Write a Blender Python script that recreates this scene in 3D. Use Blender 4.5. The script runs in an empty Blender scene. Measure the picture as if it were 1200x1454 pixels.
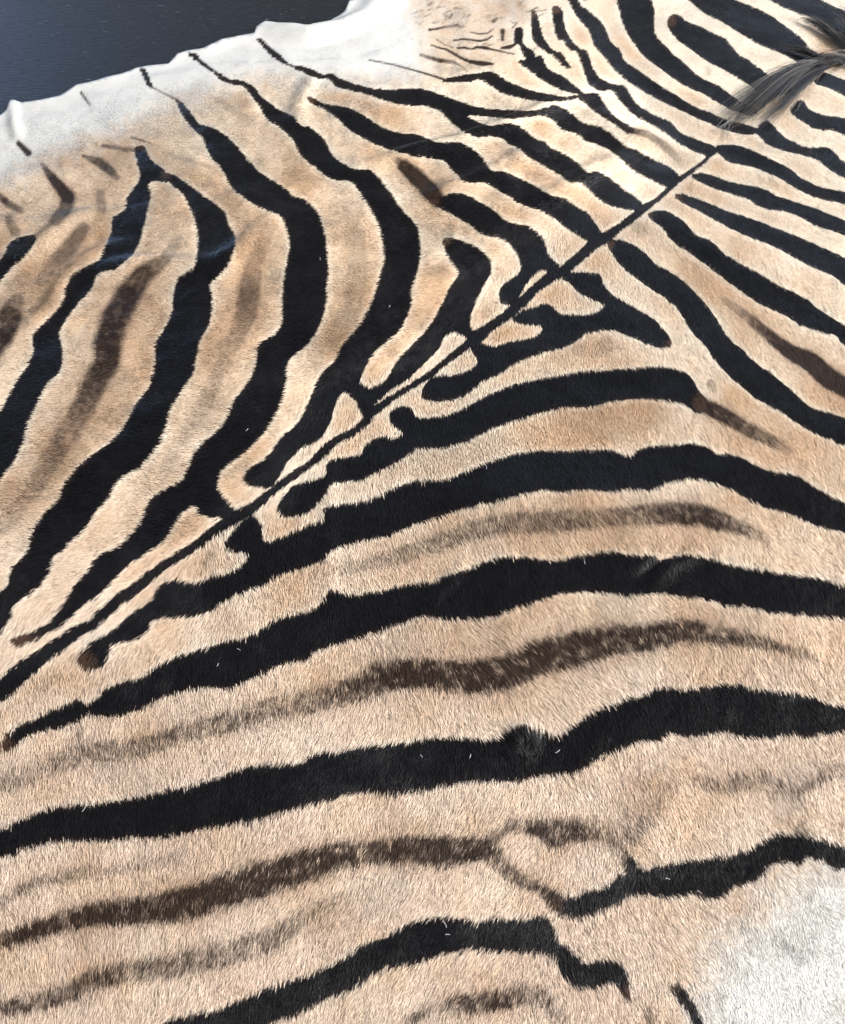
import bpy, math, random
import numpy as np
from mathutils import Vector, Matrix

rng = np.random.default_rng(7)
random.seed(7)
scene = bpy.context.scene
coll = scene.collection

# ------------------------------------------------------------------ camera
PW, PH = 1200.0, 1454.0            # the photograph's own pixel frame, used to measure the hide
FPX = 1230.0                       # focal length in those pixels
CAM_H = 0.90
PITCH = math.radians(50.0)         # below the horizon
cam_d = bpy.data.cameras.new("camera")
cam = bpy.data.objects.new("camera", cam_d)
coll.objects.link(cam)
cam.location = (0, 0, CAM_H)
cam.rotation_euler = (math.radians(90) - PITCH, 0, 0)
cam_d.sensor_fit = 'HORIZONTAL'
cam_d.sensor_width = 36.0
cam_d.lens = 36.0 * FPX / PW
cam_d.clip_start = 0.02
cam_d.clip_end = 200
cam_d.dof.use_dof = True
cam_d.dof.focus_distance = 1.35
cam_d.dof.aperture_fstop = 22.0
scene.camera = cam

# ------------------------------------------------------------------ light: a bright room with windows ahead
world = bpy.data.worlds.new("World")
scene.world = world
world.use_nodes = True
bg = world.node_tree.nodes["Background"]
bg.inputs[0].default_value = (0.93, 0.96, 1.0, 1)
bg.inputs[1].default_value = 0.49

def area(name, loc, target, sx, sy, power, col):
    l = bpy.data.lights.new(name, 'AREA')
    l.shape = 'RECTANGLE'
    l.size, l.size_y = sx, sy
    l.energy = power
    l.color = col
    o = bpy.data.objects.new(name, l)
    coll.objects.link(o)
    o.location = loc
    d = Vector(target) - Vector(loc)
    o.rotation_euler = d.to_track_quat('-Z', 'Y').to_euler()
    return o

area("window_light", (2.3, 4.1, 1.7), (0.8, 1.6, 0), 1.7, 1.3, 34, (0.54, 0.72, 1.0))
area("window_light", (-2.78, 5.3, 1.30), (-0.9, 2.1, 0), 0.40, 0.9, 52, (0.34, 0.56, 1.0))
area("room_light", (4.3, 0.2, 3.2), (0.0, 1.1, 0), 1.6, 1.6, 690, (1.0, 0.97, 0.94))

scene.view_settings.view_transform = 'Standard'
scene.view_settings.look = 'None'
scene.view_settings.exposure = 0.0
scene.view_settings.gamma = 1.0
scene.cycles_curves.shape = 'RIBBONS'
scene.cycles_curves.subdivisions = 2
scene.cycles.max_bounces = 6
scene.cycles.diffuse_bounces = 4

# ------------------------------------------------------------------ measuring: photograph pixel <-> floor plane
cp, sp = math.cos(PITCH), math.sin(PITCH)
FW = np.array([0, cp, -sp]); RT = np.array([1.0, 0, 0]); UP = np.array([0, sp, cp])
CAM = np.array([0, 0, CAM_H])

def plane(u, v):
    x = (np.asarray(u, float) - PW / 2) / FPX
    y = (PH / 2 - np.asarray(v, float)) / FPX
    d = FW[None] + x.reshape(-1, 1) * RT + y.reshape(-1, 1) * UP
    t = CAM_H / -d[:, 2]
    return CAM[None] + d * t[:, None]

def project(P):
    q = P - CAM
    z = q @ FW
    return PW / 2 + FPX * (q @ RT) / z, PH / 2 - FPX * (q @ UP) / z, z

# ------------------------------------------------------------------ numpy noise and raster helpers
def hash2(ix, iy, seed):
    h = (ix.astype(np.int64) * 374761393 + iy.astype(np.int64) * 668265263 + seed * 1442695041) & 0xffffffff
    h = ((h ^ (h >> 13)) * 1274126177) & 0xffffffff
    h = h ^ (h >> 16)
    return (h & 0xffff) / 65535.0

def vnoise(x, y, seed):
    ix = np.floor(x); iy = np.floor(y)
    fx = x - ix; fy = y - iy
    fx = fx * fx * (3 - 2 * fx); fy = fy * fy * (3 - 2 * fy)
    a = hash2(ix, iy, seed); b = hash2(ix + 1, iy, seed)
    c = hash2(ix, iy + 1, seed); d = hash2(ix + 1, iy + 1, seed)
    return (a * (1 - fx) + b * fx) * (1 - fy) + (c * (1 - fx) + d * fx) * fy

def fbm(x, y, seed, n=3):
    s = 0; a = 1.0; t = 0
    for i in range(n):
        s = s + a * vnoise(x * 2 ** i, y * 2 ** i, seed + i * 17); t += a; a *= 0.5
    return s / t

def sstep(a, b, x):
    t = np.clip((x - a) / (b - a), 0, 1)
    return t * t * (3 - 2 * t)

U0, V0, U1, V1 = -320, -110, 1520, 1720       # extent of the hide's map, in photograph pixels on the floor plane
RW, RH = U1 - U0, V1 - V0
GU, GV = np.meshgrid(np.arange(RW) + U0 + 0.5, np.arange(RH) + V0 + 0.5)

def sample(img, u, v):
    x = np.clip(u - U0 - 0.5, 0, RW - 1.001); y = np.clip(v - V0 - 0.5, 0, RH - 1.001)
    ix = x.astype(int); iy = y.astype(int); fx = x - ix; fy = y - iy
    return (img[iy, ix] * (1 - fx) + img[iy, ix + 1] * fx) * (1 - fy) + (img[iy + 1, ix] * (1 - fx) + img[iy + 1, ix + 1] * fx) * fy

def nearest(img, u, v):
    ix = np.clip((u - U0).astype(int), 0, RW - 1); iy = np.clip((v - V0).astype(int), 0, RH - 1)
    return img[iy, ix]

def blur(img, s):
    k = int(3 * s) | 1
    if k < 3: return img
    for ax in (0, 1):
        for _ in range(3):
            r = max(1, int(round(s)))
            c = np.cumsum(np.pad(img, [(r + 1, r) if a == ax else (0, 0) for a in (0, 1)], mode='edge'), axis=ax)
            n = 2 * r + 1
            img = (np.take(c, range(n, c.shape[ax]), axis=ax) - np.take(c, range(0, c.shape[ax] - n), axis=ax)) / n
    return img

def smooth_closed(pts, n=4):
    p = np.array(pts, float)
    a, b, c, d = np.roll(p, 1, 0), p, np.roll(p, -1, 0), np.roll(p, -2, 0)
    out = []
    for i in range(n):
        t = i / n
        out.append(0.5 * ((2 * b) + (-a + c) * t + (2 * a - 5 * b + 4 * c - d) * t * t + (-a + 3 * b - 3 * c + d) * t ** 3))
    return np.stack(out, 1).reshape(-1, 2)

def fill(pts, smooth=True):
    """even-odd scan fill -> (y0, x0, mask)"""
    p = smooth_closed(pts) if smooth else np.array(pts, float)
    x0 = int(max(U0, math.floor(p[:, 0].min()) - 1)); x1 = int(min(U1, math.ceil(p[:, 0].max()) + 1))
    y0 = int(max(V0, math.floor(p[:, 1].min()) - 1)); y1 = int(min(V1, math.ceil(p[:, 1].max()) + 1))
    m = np.zeros((y1 - y0, x1 - x0), bool)
    xs = np.arange(x0, x1) + 0.5
    q = np.roll(p, -1, 0)
    for r in range(y1 - y0):
        y = y0 + r + 0.5
        k = (p[:, 1] > y) != (q[:, 1] > y)
        if not k.any(): continue
        xi = np.sort(p[k, 0] + (y - p[k, 1]) / (q[k, 1] - p[k, 1]) * (q[k, 0] - p[k, 0]))
        for a, b in zip(xi[0::2], xi[1::2]):
            m[r, (xs >= a) & (xs < b)] = True
    return y0 - V0, x0 - U0, m

def stroke(pts):
    """pts: (x, y, width, strength) -> box, strength map with soft edge"""
    p = np.array(pts, float)
    w = p[:, 2].max()
    x0 = int(max(U0, p[:, 0].min() - w)); x1 = int(min(U1, p[:, 0].max() + w + 1))
    y0 = int(max(V0, p[:, 1].min() - w)); y1 = int(min(V1, p[:, 1].max() + w + 1))
    gu = GU[y0 - V0:y1 - V0, x0 - U0:x1 - U0]; gv = GV[y0 - V0:y1 - V0, x0 - U0:x1 - U0]
    best = np.zeros(gu.shape); core = np.zeros(gu.shape)
    for a, b in zip(p[:-1], p[1:]):
        d = b[:2] - a[:2]; L2 = (d ** 2).sum() + 1e-6
        t = np.clip(((gu - a[0]) * d[0] + (gv - a[1]) * d[1]) / L2, 0, 1)
        dist = np.hypot(gu - a[0] - t * d[0], gv - a[1] - t * d[1])
        ww = (a[2] + (b[2] - a[2]) * t) / 2; s = a[3] + (b[3] - a[3]) * t
        r = dist / ww
        best = np.maximum(best, s * (1 - sstep(0.62, 1.25, r))); core = np.maximum(core, s * (r < 1.02))
    return y0 - V0, x0 - U0, best, core

# ------------------------------------------------------------------ the hide's markings, measured from the photograph
OUTLINE = [(-162, 330), (-150, 262), (-95, 225), (-40, 195), (0, 173), (13, 163), (18, 148), (33, 153), (60, 150), (87, 143), (110, 128), (140, 123), (173, 113),
 (193, 102), (210, 98), (240, 95), (253, 82), (267, 78), (290, 75), (317, 62), (340, 58), (363, 55), (366, 47), (377, 36), (400, 43), (433, 52), (467, 37),
 (490, 22), (497, 8), (503, 7), (506, -4), (540, -30), (620, -50), (720, -45), (790, -20), (820, 4), (828, 8), (843, 5), (862, -1), (876, -4), (884, 0),
 (905, 0), (925, 5), (940, 6), (957, 0), (972, -8), (1000, -30), (1100, -52), (1200, -55), (1290, -40), (1352, 0), (1368, 60), (1350, 140), (1362, 230),
 (1345, 320), (1366, 420), (1372, 520), (1348, 610), (1362, 720), (1374, 830), (1356, 930), (1368, 1040), (1345, 1130), (1362, 1230), (1372, 1330), (1340, 1420), (1352, 1500), (1310, 1570), (1230, 1600),
 (1130, 1590), (1040, 1618), (930, 1605), (820, 1625), (700, 1608), (590, 1624), (470, 1600), (350, 1622), (230, 1610), (110, 1625), (0, 1600), (-80, 1570), (-140, 1500), (-150, 1400), (-164, 1290), (-148, 1180), (-165, 1060), (-150, 940), (-166, 800), (-150, 660), (-164, 520), (-152, 420)]

DARK = {}
DARK['L1'] = [(0,372),(18,343),(50,335),(37,360),(20,375),(0,397),(-60,470),(-120,520),(-120,470),(-60,425)]
DARK['L2'] = [(197,208),(205,210),(213,227),(233,243),(240,257),(222,256),(210,260),(213,277),(208,300),(203,320),(193,353),(173,373),(160,382),(138,388),(128,410),
 (110,430),(88,460),(83,473),(88,500),(83,527),(63,547),(48,577),(36,600),(28,633),(13,660),(0,678),(-60,780),(-130,890),(-150,820),(-60,690),(0,590),(23,547),(43,517),(50,497),(48,477),
 (72,453),(90,430),(98,403),(110,387),(140,372),(147,360),(160,330),(163,310),(180,298),(183,280),(200,255),(197,233),(192,214)]
DARK['L3'] = [(236,246),(250,252),(267,263),(290,280),(317,300),(323,317),(333,337),(330,360),(317,383),(297,403),(300,423),(297,457),(283,483),(277,507),(272,530),(257,553),(238,583),(234,600),
 (223,630),(197,660),(167,680),(150,707),(133,727),(117,750),(90,777),(70,793),(67,813),(43,840),(20,857),(13,873),(0,897),(-50,960),(-110,1040),(-120,990),(-50,890),(0,843),(13,830),(20,807),(40,787),(50,757),(63,733),(87,710),(93,690),
 (113,667),(133,647),(163,627),(182,600),(197,573),(217,543),(222,513),(223,487),(230,477),(245,447),(248,423),(255,397),(278,378),(282,353),(282,327),(275,300),(262,275),(243,259)]
DARK['L4a'] = [(200,99),(207,100),(212,113),(217,124),(208,118)]
DARK['L4'] = [(251,142),(257,146),(270,160),(283,177),(300,182),(320,193),(340,213),(353,230),(370,247),(400,265),(417,280),(430,283),(449,300),(457,320),(462,343),(465,380),(463,410),(462,433),(450,467),(433,490),
 (410,510),(405,533),(400,563),(383,597),(373,612),(350,637),(323,657),(310,673),(307,693),(320,713),(334,726),(326,738),(313,733),(290,731),(280,718),(260,723),(243,747),(230,767),(207,783),(187,797),(163,817),(143,840),
 (113,860),(90,884),(60,900),(33,913),(20,913),(19,908),(53,897),(73,880),(100,850),(110,833),(127,813),(143,790),(167,780),(187,763),(207,737),(213,717),(230,700),(257,687),(270,667),(280,643),(300,623),(323,599),
 (337,567),(357,540),(367,510),(370,490),(400,467),(403,420),(407,387),(413,350),(410,327),(400,305),(380,297),(360,287),(333,267),(317,240),(300,220),(287,193),(270,177),(257,157)]
DARK['L5'] = [(268,77),(278,77),(290,90),(310,103),(325,113),(343,115),(360,123),(370,137),(383,147),(400,159),(417,167),(427,180),(440,182),(460,200),(473,223),(500,240),(523,242),(540,257),(553,273),(571,300),(590,320),(595,343),
 (595,373),(583,410),(583,430),(570,463),(553,480),(533,497),(520,517),(510,543),(523,552),(524,566),(520,590),(514,582),(504,563),(490,556),(480,560),(472,580),(466,600),(451,623),(428,633),(405,657),(398,672),(390,682),(384,688),(360,689),(350,683),(353,670),(373,657),
 (390,640),(400,624),(427,599),(440,573),(450,547),(460,530),(480,510),(487,493),(513,463),(530,430),(540,397),(548,367),(545,343),(540,320),(531,300),(517,277),(500,257),(473,253),(450,237),(430,220),(417,197),(400,180),(380,167),(370,150),
 (357,133),(347,122),(325,117),(313,112),(300,100),(283,89)]
DARK['L6'] = [(630,343),(638,338),(647,340),(673,350),(693,367),(697,383),(687,403),(677,423),(668,447),(667,463),(676,474),(665,479),(647,470),(630,477),(623,493),(600,517),(577,537),(543,560),(530,573),(521,584),(514,570),(514,556),(527,552),(547,543),(563,517),
 (580,497),(607,470),(630,433),(640,410),(653,388),(638,363)]
DARK['L7'] = [(613,287),(627,282),(647,275),(667,280),(698,298),(720,315),(750,323),(770,340),(777,360),(793,377),(800,386),(782,384),(770,382),(758,387),(743,407),(733,423),(727,431),(713,428),(710,417),(717,403),(733,393),(742,380),(737,363),(723,343),(707,335),
 (687,332),(667,317),(638,300)]
DARK['L8'] = [(440,138),(460,148),(487,152),(513,163),(540,180),(567,190),(593,192),(611,200),(624,203),(647,203),(663,208),(683,223),(695,242),(717,245),(750,260),(780,277),(800,282),(820,295),(834,303),(847,322),(856,336),(846,344),(838,342),(817,330),(800,318),
 (775,300),(750,292),(717,273),(687,257),(667,258),(650,247),(633,229),(618,224),(587,220),(553,210),(527,200),(500,185),(480,167),(463,155),(440,144)]
DARK['L9'] = [(365,55),(373,57),(387,70),(400,81),(413,92),(437,97),(460,107),(470,105),(490,115),(523,125),(553,128),(593,126),(620,133),(647,143),(677,153),(717,157),(763,157),(787,150),(800,155),(813,163),(827,175),(850,180),(867,190),(887,207),(910,217),(933,230),
 (950,238),(964,252),(950,264),(923,252),(897,237),(883,223),(860,208),(837,200),(820,188),(800,183),(787,170),(770,163),(750,165),(727,167),(700,165),(664,163),(673,172),(697,179),(720,176),(733,178),(747,187),(760,198),(773,202),(780,210),(800,219),(817,230),
 (837,247),(850,245),(883,267),(913,290),(912,302),(900,297),(867,290),(843,273),(827,257),(813,258),(800,249),(780,237),(753,223),(740,210),(723,203),(713,195),(697,192),(680,194),(663,187),(643,173),(630,160),(610,150),(577,148),(550,142),(517,132),
 (480,123),(467,112),(450,110),(420,97),(400,88),(383,77),(370,62)]
DARK['L10'] = [(632,112),(660,107),(683,104),(700,103),(720,115),(743,125),(770,133),(800,138),(825,135),(847,133),(857,147),(873,167),(899,183),(893,188),(873,174),(853,161),(837,150),(823,139),(800,143),(783,143),(750,140),(720,133),(700,122),(683,112),(667,115),(633,115)]
DARK['L11'] = [(737,87),(760,82),(770,80),(777,97),(800,109),(813,120),(827,132),(818,132),(800,127),(787,122),(767,110),(750,97)]
DARK['L12'] = [(755,18),(762,20),(770,50),(777,62),(787,72),(797,75),(805,87),(810,96),(800,93),(793,84),(782,76),(773,70),(763,63),(757,50)]
DARK['L12b'] = [(733,42),(738,40),(743,43),(742,58),(748,68),(757,72),(759,82),(748,81),(742,72),(738,63),(731,58)]
DARK['L13'] = [(785,13),(797,13),(800,30),(805,47),(820,67),(833,73),(840,93),(850,110),(870,120),(887,123),(903,147),(927,163),(950,173),(967,190),(987,198),(1013,208),(1016,216),(1008,221),(1000,218),(980,210),(963,200),(947,187),(923,173),(900,160),(883,143),(870,127),
 (853,128),(837,117),(830,97),(820,73),(810,70),(800,55),(792,53)]
DARK['L14'] = [(806,-6),(822,2),(826,9),(843,22),(857,37),(867,60),(878,70),(887,87),(910,103),(933,120),(960,137),(987,153),(1013,163),(1033,172),(1060,178),(1080,186),(1060,190),(1027,182),(1000,170),(977,160),(950,147),(923,133),(897,117),(873,97),(860,80),(847,67),(837,43),(820,23)]
DARK['L15'] = [(879,-5),(905,-3),(925,1),(928,33),(930,50),(947,70),(970,90),(993,110),(1020,123),(1047,143),(1072,153),(1066,162),(1050,158),(1030,150),(1000,133),(967,117),(940,97),(917,80),(903,63),(890,43),(882,20)]
DARK['L16'] = [(950,27),(960,21),(973,30),(990,37),(1017,50),(1033,60),(1047,77),(1067,90),(1090,107),(1122,122),(1112,132),(1100,132),(1083,130),(1060,117),(1033,100),(1007,87),(983,70),(960,53),(950,37)]
DARK['L17'] = [(960,-14),(1020,-14),(1043,0),(1067,10),(1093,23),(1117,40),(1140,57),(1150,80),(1144,90),(1133,87),(1107,73),(1080,63),(1053,47),(1027,30),(1000,17),(980,0)]
DARK['L18'] = [(1060,-24),(1110,-24),(1163,0),(1183,10),(1200,17),(1260,40),(1330,60),(1330,90),(1260,66),(1200,47),(1173,37),(1150,23),(1120,12),(1097,0)]
DARK['R1'] = [(1163,103),(1183,108),(1200,115),(1260,138),(1330,158),(1330,180),(1260,162),(1200,135),(1177,123),(1158,117)]
DARK['R2'] = [(1123,157),(1137,143),(1150,157),(1173,165),(1200,168),(1260,182),(1330,200),(1330,225),(1260,206),(1200,190),(1183,183),(1163,183),(1143,173)]
DARK['R3'] = [(1073,185),(1090,173),(1107,190),(1127,203),(1147,210),(1173,210),(1187,220),(1200,232),(1260,268),(1330,300),(1330,325),(1260,290),(1200,252),(1180,240),(1163,227),(1147,220),(1117,213),(1093,205),(1077,190)]
DARK['R4'] = [(1018,208),(1030,206),(1047,207),(1073,217),(1100,230),(1120,240),(1140,255),(1167,267),(1200,273),(1260,290),(1330,310),(1330,335),(1260,312),(1200,288),(1163,280),(1133,267),(1110,253),(1093,245),(1067,235),(1040,230),(1022,218)]
DARK['R5'] = [(983,248),(1003,247),(1030,257),(1057,263),(1083,268),(1100,278),(1127,287),(1163,299),(1200,315),(1260,345),(1330,375),(1330,400),(1260,368),(1200,333),(1167,322),(1143,310),(1120,300),(1083,293),(1060,280),(1033,272),(1007,263),(988,253)]
DARK['R6'] = [(960,277),(973,277),(1000,287),(1028,299),(1053,307),(1090,320),(1120,332),(1147,343),(1177,357),(1200,368),(1260,400),(1330,435),(1330,470),(1260,440),(1200,403),(1183,390),(1153,377),(1127,363),(1107,352),(1083,342),(1053,330),(1020,313),(995,299),(966,284)]
DARK['R7'] = [(922,303),(940,299),(960,308),(977,322),(987,335),(1007,342),(1027,360),(1053,377),(1080,390),(1107,407),(1140,423),(1167,443),(1200,463),(1260,495),(1330,525),(1330,555),(1260,522),(1200,488),(1187,475),(1167,470),(1137,460),(1110,443),(1083,432),(1057,415),
 (1033,397),(1007,377),(980,357),(957,342),(943,323),(927,311)]
DARK['R8'] = [(864,345),(877,341),(897,347),(913,358),(930,375),(953,388),(973,403),(993,423),(1007,440),(1020,460),(1033,480),(1053,497),(1073,517),(1097,533),(1123,555),(1150,580),(1173,587),(1200,597),(1260,615),(1330,640),(1330,680),(1260,652),(1200,630),(1153,610),(1132,598),
 (1107,580),(1080,567),(1057,550),(1033,530),(1013,507),(1000,487),(983,470),(967,443),(947,423),(923,407),(900,390),(880,373),(868,355)]
DARK['R8b'] = [(737,447),(745,440),(757,438),(777,432),(790,443),(800,447),(820,448),(843,447),(858,437),(857,430),(827,417),(810,401),(800,394),(807,390),(820,387),(850,390),(855,403),(867,418),(887,430),(910,443),(933,458),(947,477),(953,487),(943,492),(923,488),(897,477),(873,468),(853,467),
 (830,472),(817,483),(800,491),(767,500),(733,513),(707,530),(683,540),(667,555),(640,565),(610,566),(600,557),(607,543),(620,535),(650,533),(673,523),(680,513),(674,501),(668,492),(680,488),(700,492),(730,485),(760,480),(772,467),(767,460),(740,458),(728,451)]
DARK['R9'] = [(557,586),(570,578),(582,582),(590,593),(617,595),(647,588),(677,573),(700,560),(733,547),(767,540),(800,533),(833,528),(867,527),(900,525),(930,521),(957,525),(977,533),(990,553),(999,567),(994,584),(973,573),(943,565),(917,563),(897,565),(867,567),(833,575),(800,576),
 (767,583),(713,600),(683,613),(653,627),(627,633),(593,633),(577,643),(557,657),(527,670),(510,680),(473,683),(462,694),(453,707),(433,727),(413,731),(400,728),(397,718),(404,705),(417,693),(433,687),(463,676),(467,657),(483,652),(513,647),(523,630),(543,623),(563,625),(574,617),(570,609),(556,598)]
DARK['R10'] = [(800,643),(833,642),(867,642),(897,650),(913,638),(943,635),(980,632),(1003,637),(1020,647),(1050,650),(1077,665),(1103,673),(1130,678),(1160,697),(1200,717),(1260,745),(1340,780),(1340,805),(1260,775),(1200,753),(1170,747),(1143,737),(1113,723),(1087,718),(1053,700),(1027,688),
 (1000,678),(977,677),(947,683),(920,693),(897,690),(870,695),(833,693),(800,695),(767,693),(743,698),(700,710),(667,717),(633,727),(600,737),(567,750),(543,760),(500,768),(464,782),(460,792),(430,803),(400,812),(367,830),(333,843),(300,863),(277,873),(240,873),(217,880),(203,900),(187,907),(170,910),(153,920),
 (148,942),(133,947),(113,942),(113,930),(133,913),(157,900),(166,893),(187,873),(217,853),(227,833),(247,825),(267,830),(277,833),(300,823),(327,817),(347,803),(354,787),(337,782),(320,773),(330,760),(347,743),(360,736),(369,748),(373,770),(400,767),(433,750),(462,741),(466,722),
 (517,715),(533,710),(567,693),(587,687),(613,685),(640,682),(667,670),(700,657),(733,647),(767,643)]
DARK['R11'] = [(800,798),(833,790),(863,787),(887,790),(913,792),(943,795),(967,791),(987,792),(1013,798),(1047,807),(1080,812),(1113,817),(1153,822),(1200,835),(1260,850),(1350,870),(1350,905),(1260,887),(1200,875),(1150,872),(1100,867),(1067,860),(1033,857),(1000,848),(960,843),(927,840),(893,842),
 (850,838),(800,839),(773,847),(733,860),(700,872),(667,875),(630,877),(600,873),(567,883),(530,895),(493,907),(447,923),(437,933),(400,941),(360,960),(320,975),(290,973),(253,980),(217,995),(183,1010),(157,1015),(123,1012),(113,1020),(90,1030),(67,1033),(37,1043),(20,1060),(5,1062),(7,1050),(20,1037),
 (43,1027),(73,1013),(97,1003),(113,997),(123,1003),(140,993),(167,973),(200,967),(220,952),(250,937),(283,925),(320,915),(360,905),(377,893),(400,880),(427,873),(453,863),(467,843),(483,845),(500,848),(543,842),(580,833),(613,830),(633,822),(667,810),(700,797),(730,793),(767,797)]
DARK['R12'] = [(820,1032),(850,1012),(887,997),(923,988),(943,980),(980,983),(1007,977),(1040,975),(1073,982),(1117,987),(1150,992),(1173,1002),(1200,1007),(1260,1015),(1350,1030),(1350,1050),(1260,1041),(1200,1037),(1173,1038),(1147,1045),(1120,1040),(1090,1045),(1053,1043),(1027,1037),(987,1043),(947,1040),
 (933,1050),(907,1050),(883,1060),(850,1073),(820,1093),(800,1096),(767,1098),(733,1107),(693,1108),(660,1108),(617,1117),(560,1125),(517,1123),(490,1128),(450,1137),(423,1143),(383,1156),(350,1164),(300,1172),(267,1179),(233,1186),(187,1187),(147,1192),(100,1191),(67,1194),(33,1202),(20,1212),(0,1214),(-60,1235),(-160,1270),
 (-160,1230),(-60,1202),(0,1182),(20,1173),(43,1163),(73,1152),(123,1147),(153,1142),(187,1138),(217,1132),(267,1120),(307,1110),(333,1098),(360,1092),(400,1090),(427,1087),(450,1073),(480,1072),(510,1065),(550,1060),(587,1057),(613,1052),(643,1052),(677,1053),(703,1055),(717,1047),(737,1035),(763,1040),(783,1050),(800,1047)]
DARK['R13b'] = [(783,1272),(800,1276),(820,1281),(833,1271),(860,1264),(880,1247),(888,1241),(892,1217),(903,1231),(923,1239),(943,1231),(973,1229),(1013,1222),(1047,1217),(1073,1207),(1100,1191),(1117,1187),(1150,1191),(1173,1197),(1200,1206),(1260,1218),(1350,1235),(1350,1255),(1260,1242),(1200,1231),(1187,1232),(1170,1222),
 (1147,1214),(1133,1226),(1117,1219),(1090,1229),(1073,1247),(1040,1257),(1020,1272),(1000,1272),(980,1264),(957,1272),(927,1269),(900,1269),(877,1282),(843,1294),(817,1301),(800,1297),(785,1290)]
DARK['R14'] = [(243,1452),(283,1444),(320,1434),(333,1427),(360,1417),(400,1402),(450,1384),(480,1369),(500,1359),(510,1347),(540,1336),(567,1324),(600,1309),(650,1307),(677,1314),(707,1307),(733,1309),(773,1306),(783,1317),(792,1344),(800,1344),(820,1361),(833,1374),(850,1367),(873,1369),(887,1381),(892,1401),
 (893,1417),(880,1404),(870,1391),(843,1401),(820,1401),(800,1384),(787,1357),(770,1351),(730,1349),(700,1347),(660,1347),(617,1357),(587,1367),(550,1372),(523,1384),(500,1401),(467,1414),(440,1427),(417,1441),(395,1447),(330,1480),(200,1530),(60,1590),(60,1540),(180,1485)]
DARK['R15'] = [(953,1404),(963,1401),(977,1417),(990,1437),(997,1454),(1010,1490),(1015,1530),(998,1530),(990,1490),(983,1451),(977,1434),(963,1417)]

def ribbon(c):
    c = np.array(c, float); d = np.gradient(c[:, :2], axis=0); d /= np.linalg.norm(d, axis=1)[:, None]
    n = np.stack([-d[:, 1], d[:, 0]], 1) * c[:, 2:3] / 2
    return np.concatenate([c[:, :2] + n, (c[:, :2] - n)[::-1]])
SPINE = ribbon([(a, b, c + (2.5 if b > 600 else 1.8)) for a, b, c in [(-150,1085,28),(-60,1030,27),(0,982,27),(33,952,26),(70,925,20),(107,898,16),(132,887,14),(158,860,15),(187,839,15),(213,818,12),(248,793,11),(282,772,12),(315,747,14),(340,733,16),(362,719,13),(390,695,9),(400,686,9),(420,673,9),
 (443,657,9),(463,637,11),(477,625,9),(500,615,8),(517,600,10),(524,588,14),(540,577,11),(560,563,8),(587,547,8),(613,530,8),(640,508,8),(661,492,10),(674,481,20),(693,466,12),(720,447,13),(740,430,14),(760,410,12),(783,392,14),(800,385,14),(820,367,13),
 (843,347,14),(863,335,15),(883,320,8),(903,305,9),(912,297,11),(930,286,5),(950,268,5),(967,253,6),(990,237,3.5),(1015,216,4)]])

FADE = [(1000,572,24),(957,491,18),(614,286,14),(116,942,26),(4,1058,24),(895,1416,24),(955,1404,16),(24,911,34),(630,342,14),(437,140,16),(951,28,15),(756,19,10),(790,14,9),(961,280,10),(202,206,12),(236,246,12),(251,142,10),(786,1286,20),(922,305,10),(866,347,10)]
SHADOW = {}      # soft brown stripes, plus the painted shade of one fold: x, y, width, strength
SHADOW['a'] = [(253,340,14,.2),(232,370,18,.5),(203,390,28,.75),(180,420,34,.8),(163,453,38,.8),(153,487,38,.85),(152,513,34,.85),(137,540,34,.75),(120,573,32,.68),(103,603,32,.5),(70,657,28,.38),(43,700,22,.32),(0,750,20,.28),(-60,800,20,.2)]
SHADOW['b'] = [(118,325,18,.6),(100,350,22,.6),(73,377,18,.4),(57,400,14,.35)]
SHADOW['c'] = [(24,428,22,.5),(14,450,34,.8),(2,475,36,.8),(-30,510,34,.8)]
SHADOW['d'] = [(383,320,18,.22),(360,377,22,.4),(353,417,32,.6),(350,447,28,.5),(330,487,20,.32),(310,527,20,.26),(287,583,22,.34),(260,627,18,.22),(233,667,18,.18)]
SHADOW['e'] = [(566,228,10,.6),(574,236,18,.85),(590,250,22,.88),(608,268,24,.9),(622,284,20,.9)]
SHADOW['f'] = [(893,184,9,.75),(920,190,9,.65),(943,206,11,.5),(958,220,10,.35),(968,232,8,.2)]
SHADOW['g'] = [(995,574,18,.97),(1025,588,22,.82),(1060,608,20,.72),(1095,626,17,.6),(1122,640,10,.35)]
SHADOW['h'] = [(1030,427,9,.3),(1053,443,12,.5),(1077,463,14,.7),(1100,483,17,.85),(1123,500,20,1.0),(1153,515,25,1.25),(1177,537,26,1.3),(1200,550,26,.95),(1260,585,24,.9),(1320,610,20,.8)]
SHADOW['i'] = [(467,813,16,.22),(517,803,18,.3),(567,790,24,.42),(633,767,26,.42),(683,750,26,.5),(733,743,30,.55),(783,741,32,.55),(850,737,26,.52),(893,733,28,.58),(933,730,30,.68),(973,730,32,.8),(1000,733,30,.8),(1030,743,26,.75),(1060,753,18,.5),(1090,768,12,.3)]
SHADOW['j'] = [(-60,1125,26,.35),(20,1110,28,.36),(67,1093,28,.38),(110,1073,32,.5),(177,1067,28,.5),(217,1057,24,.5),(267,1040,26,.52),(320,1027,28,.5),(377,1013,32,.52),(420,1003,34,.5),(467,990,34,.6),(510,977,36,.75),(550,960,42,.84),(587,958,40,.9),(633,960,40,.9),(673,963,46,.93),(717,957,46,.9),(760,937,44,.9),(800,926,46,.9),
 (820,922,48,.9),(867,910,42,.9),(913,907,38,.85),(960,898,32,.8),(1000,898,28,.75),(1040,907,24,.66),(1083,915,16,.55),(1117,922,12,.42),(1160,940,9,.32)]
SHADOW['k'] = [(-50,1300,12,.4),(0,1284,12,.42),(50,1254,14,.42),(117,1241,18,.36),(187,1232,18,.3),(250,1220,16,.2)]
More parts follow.
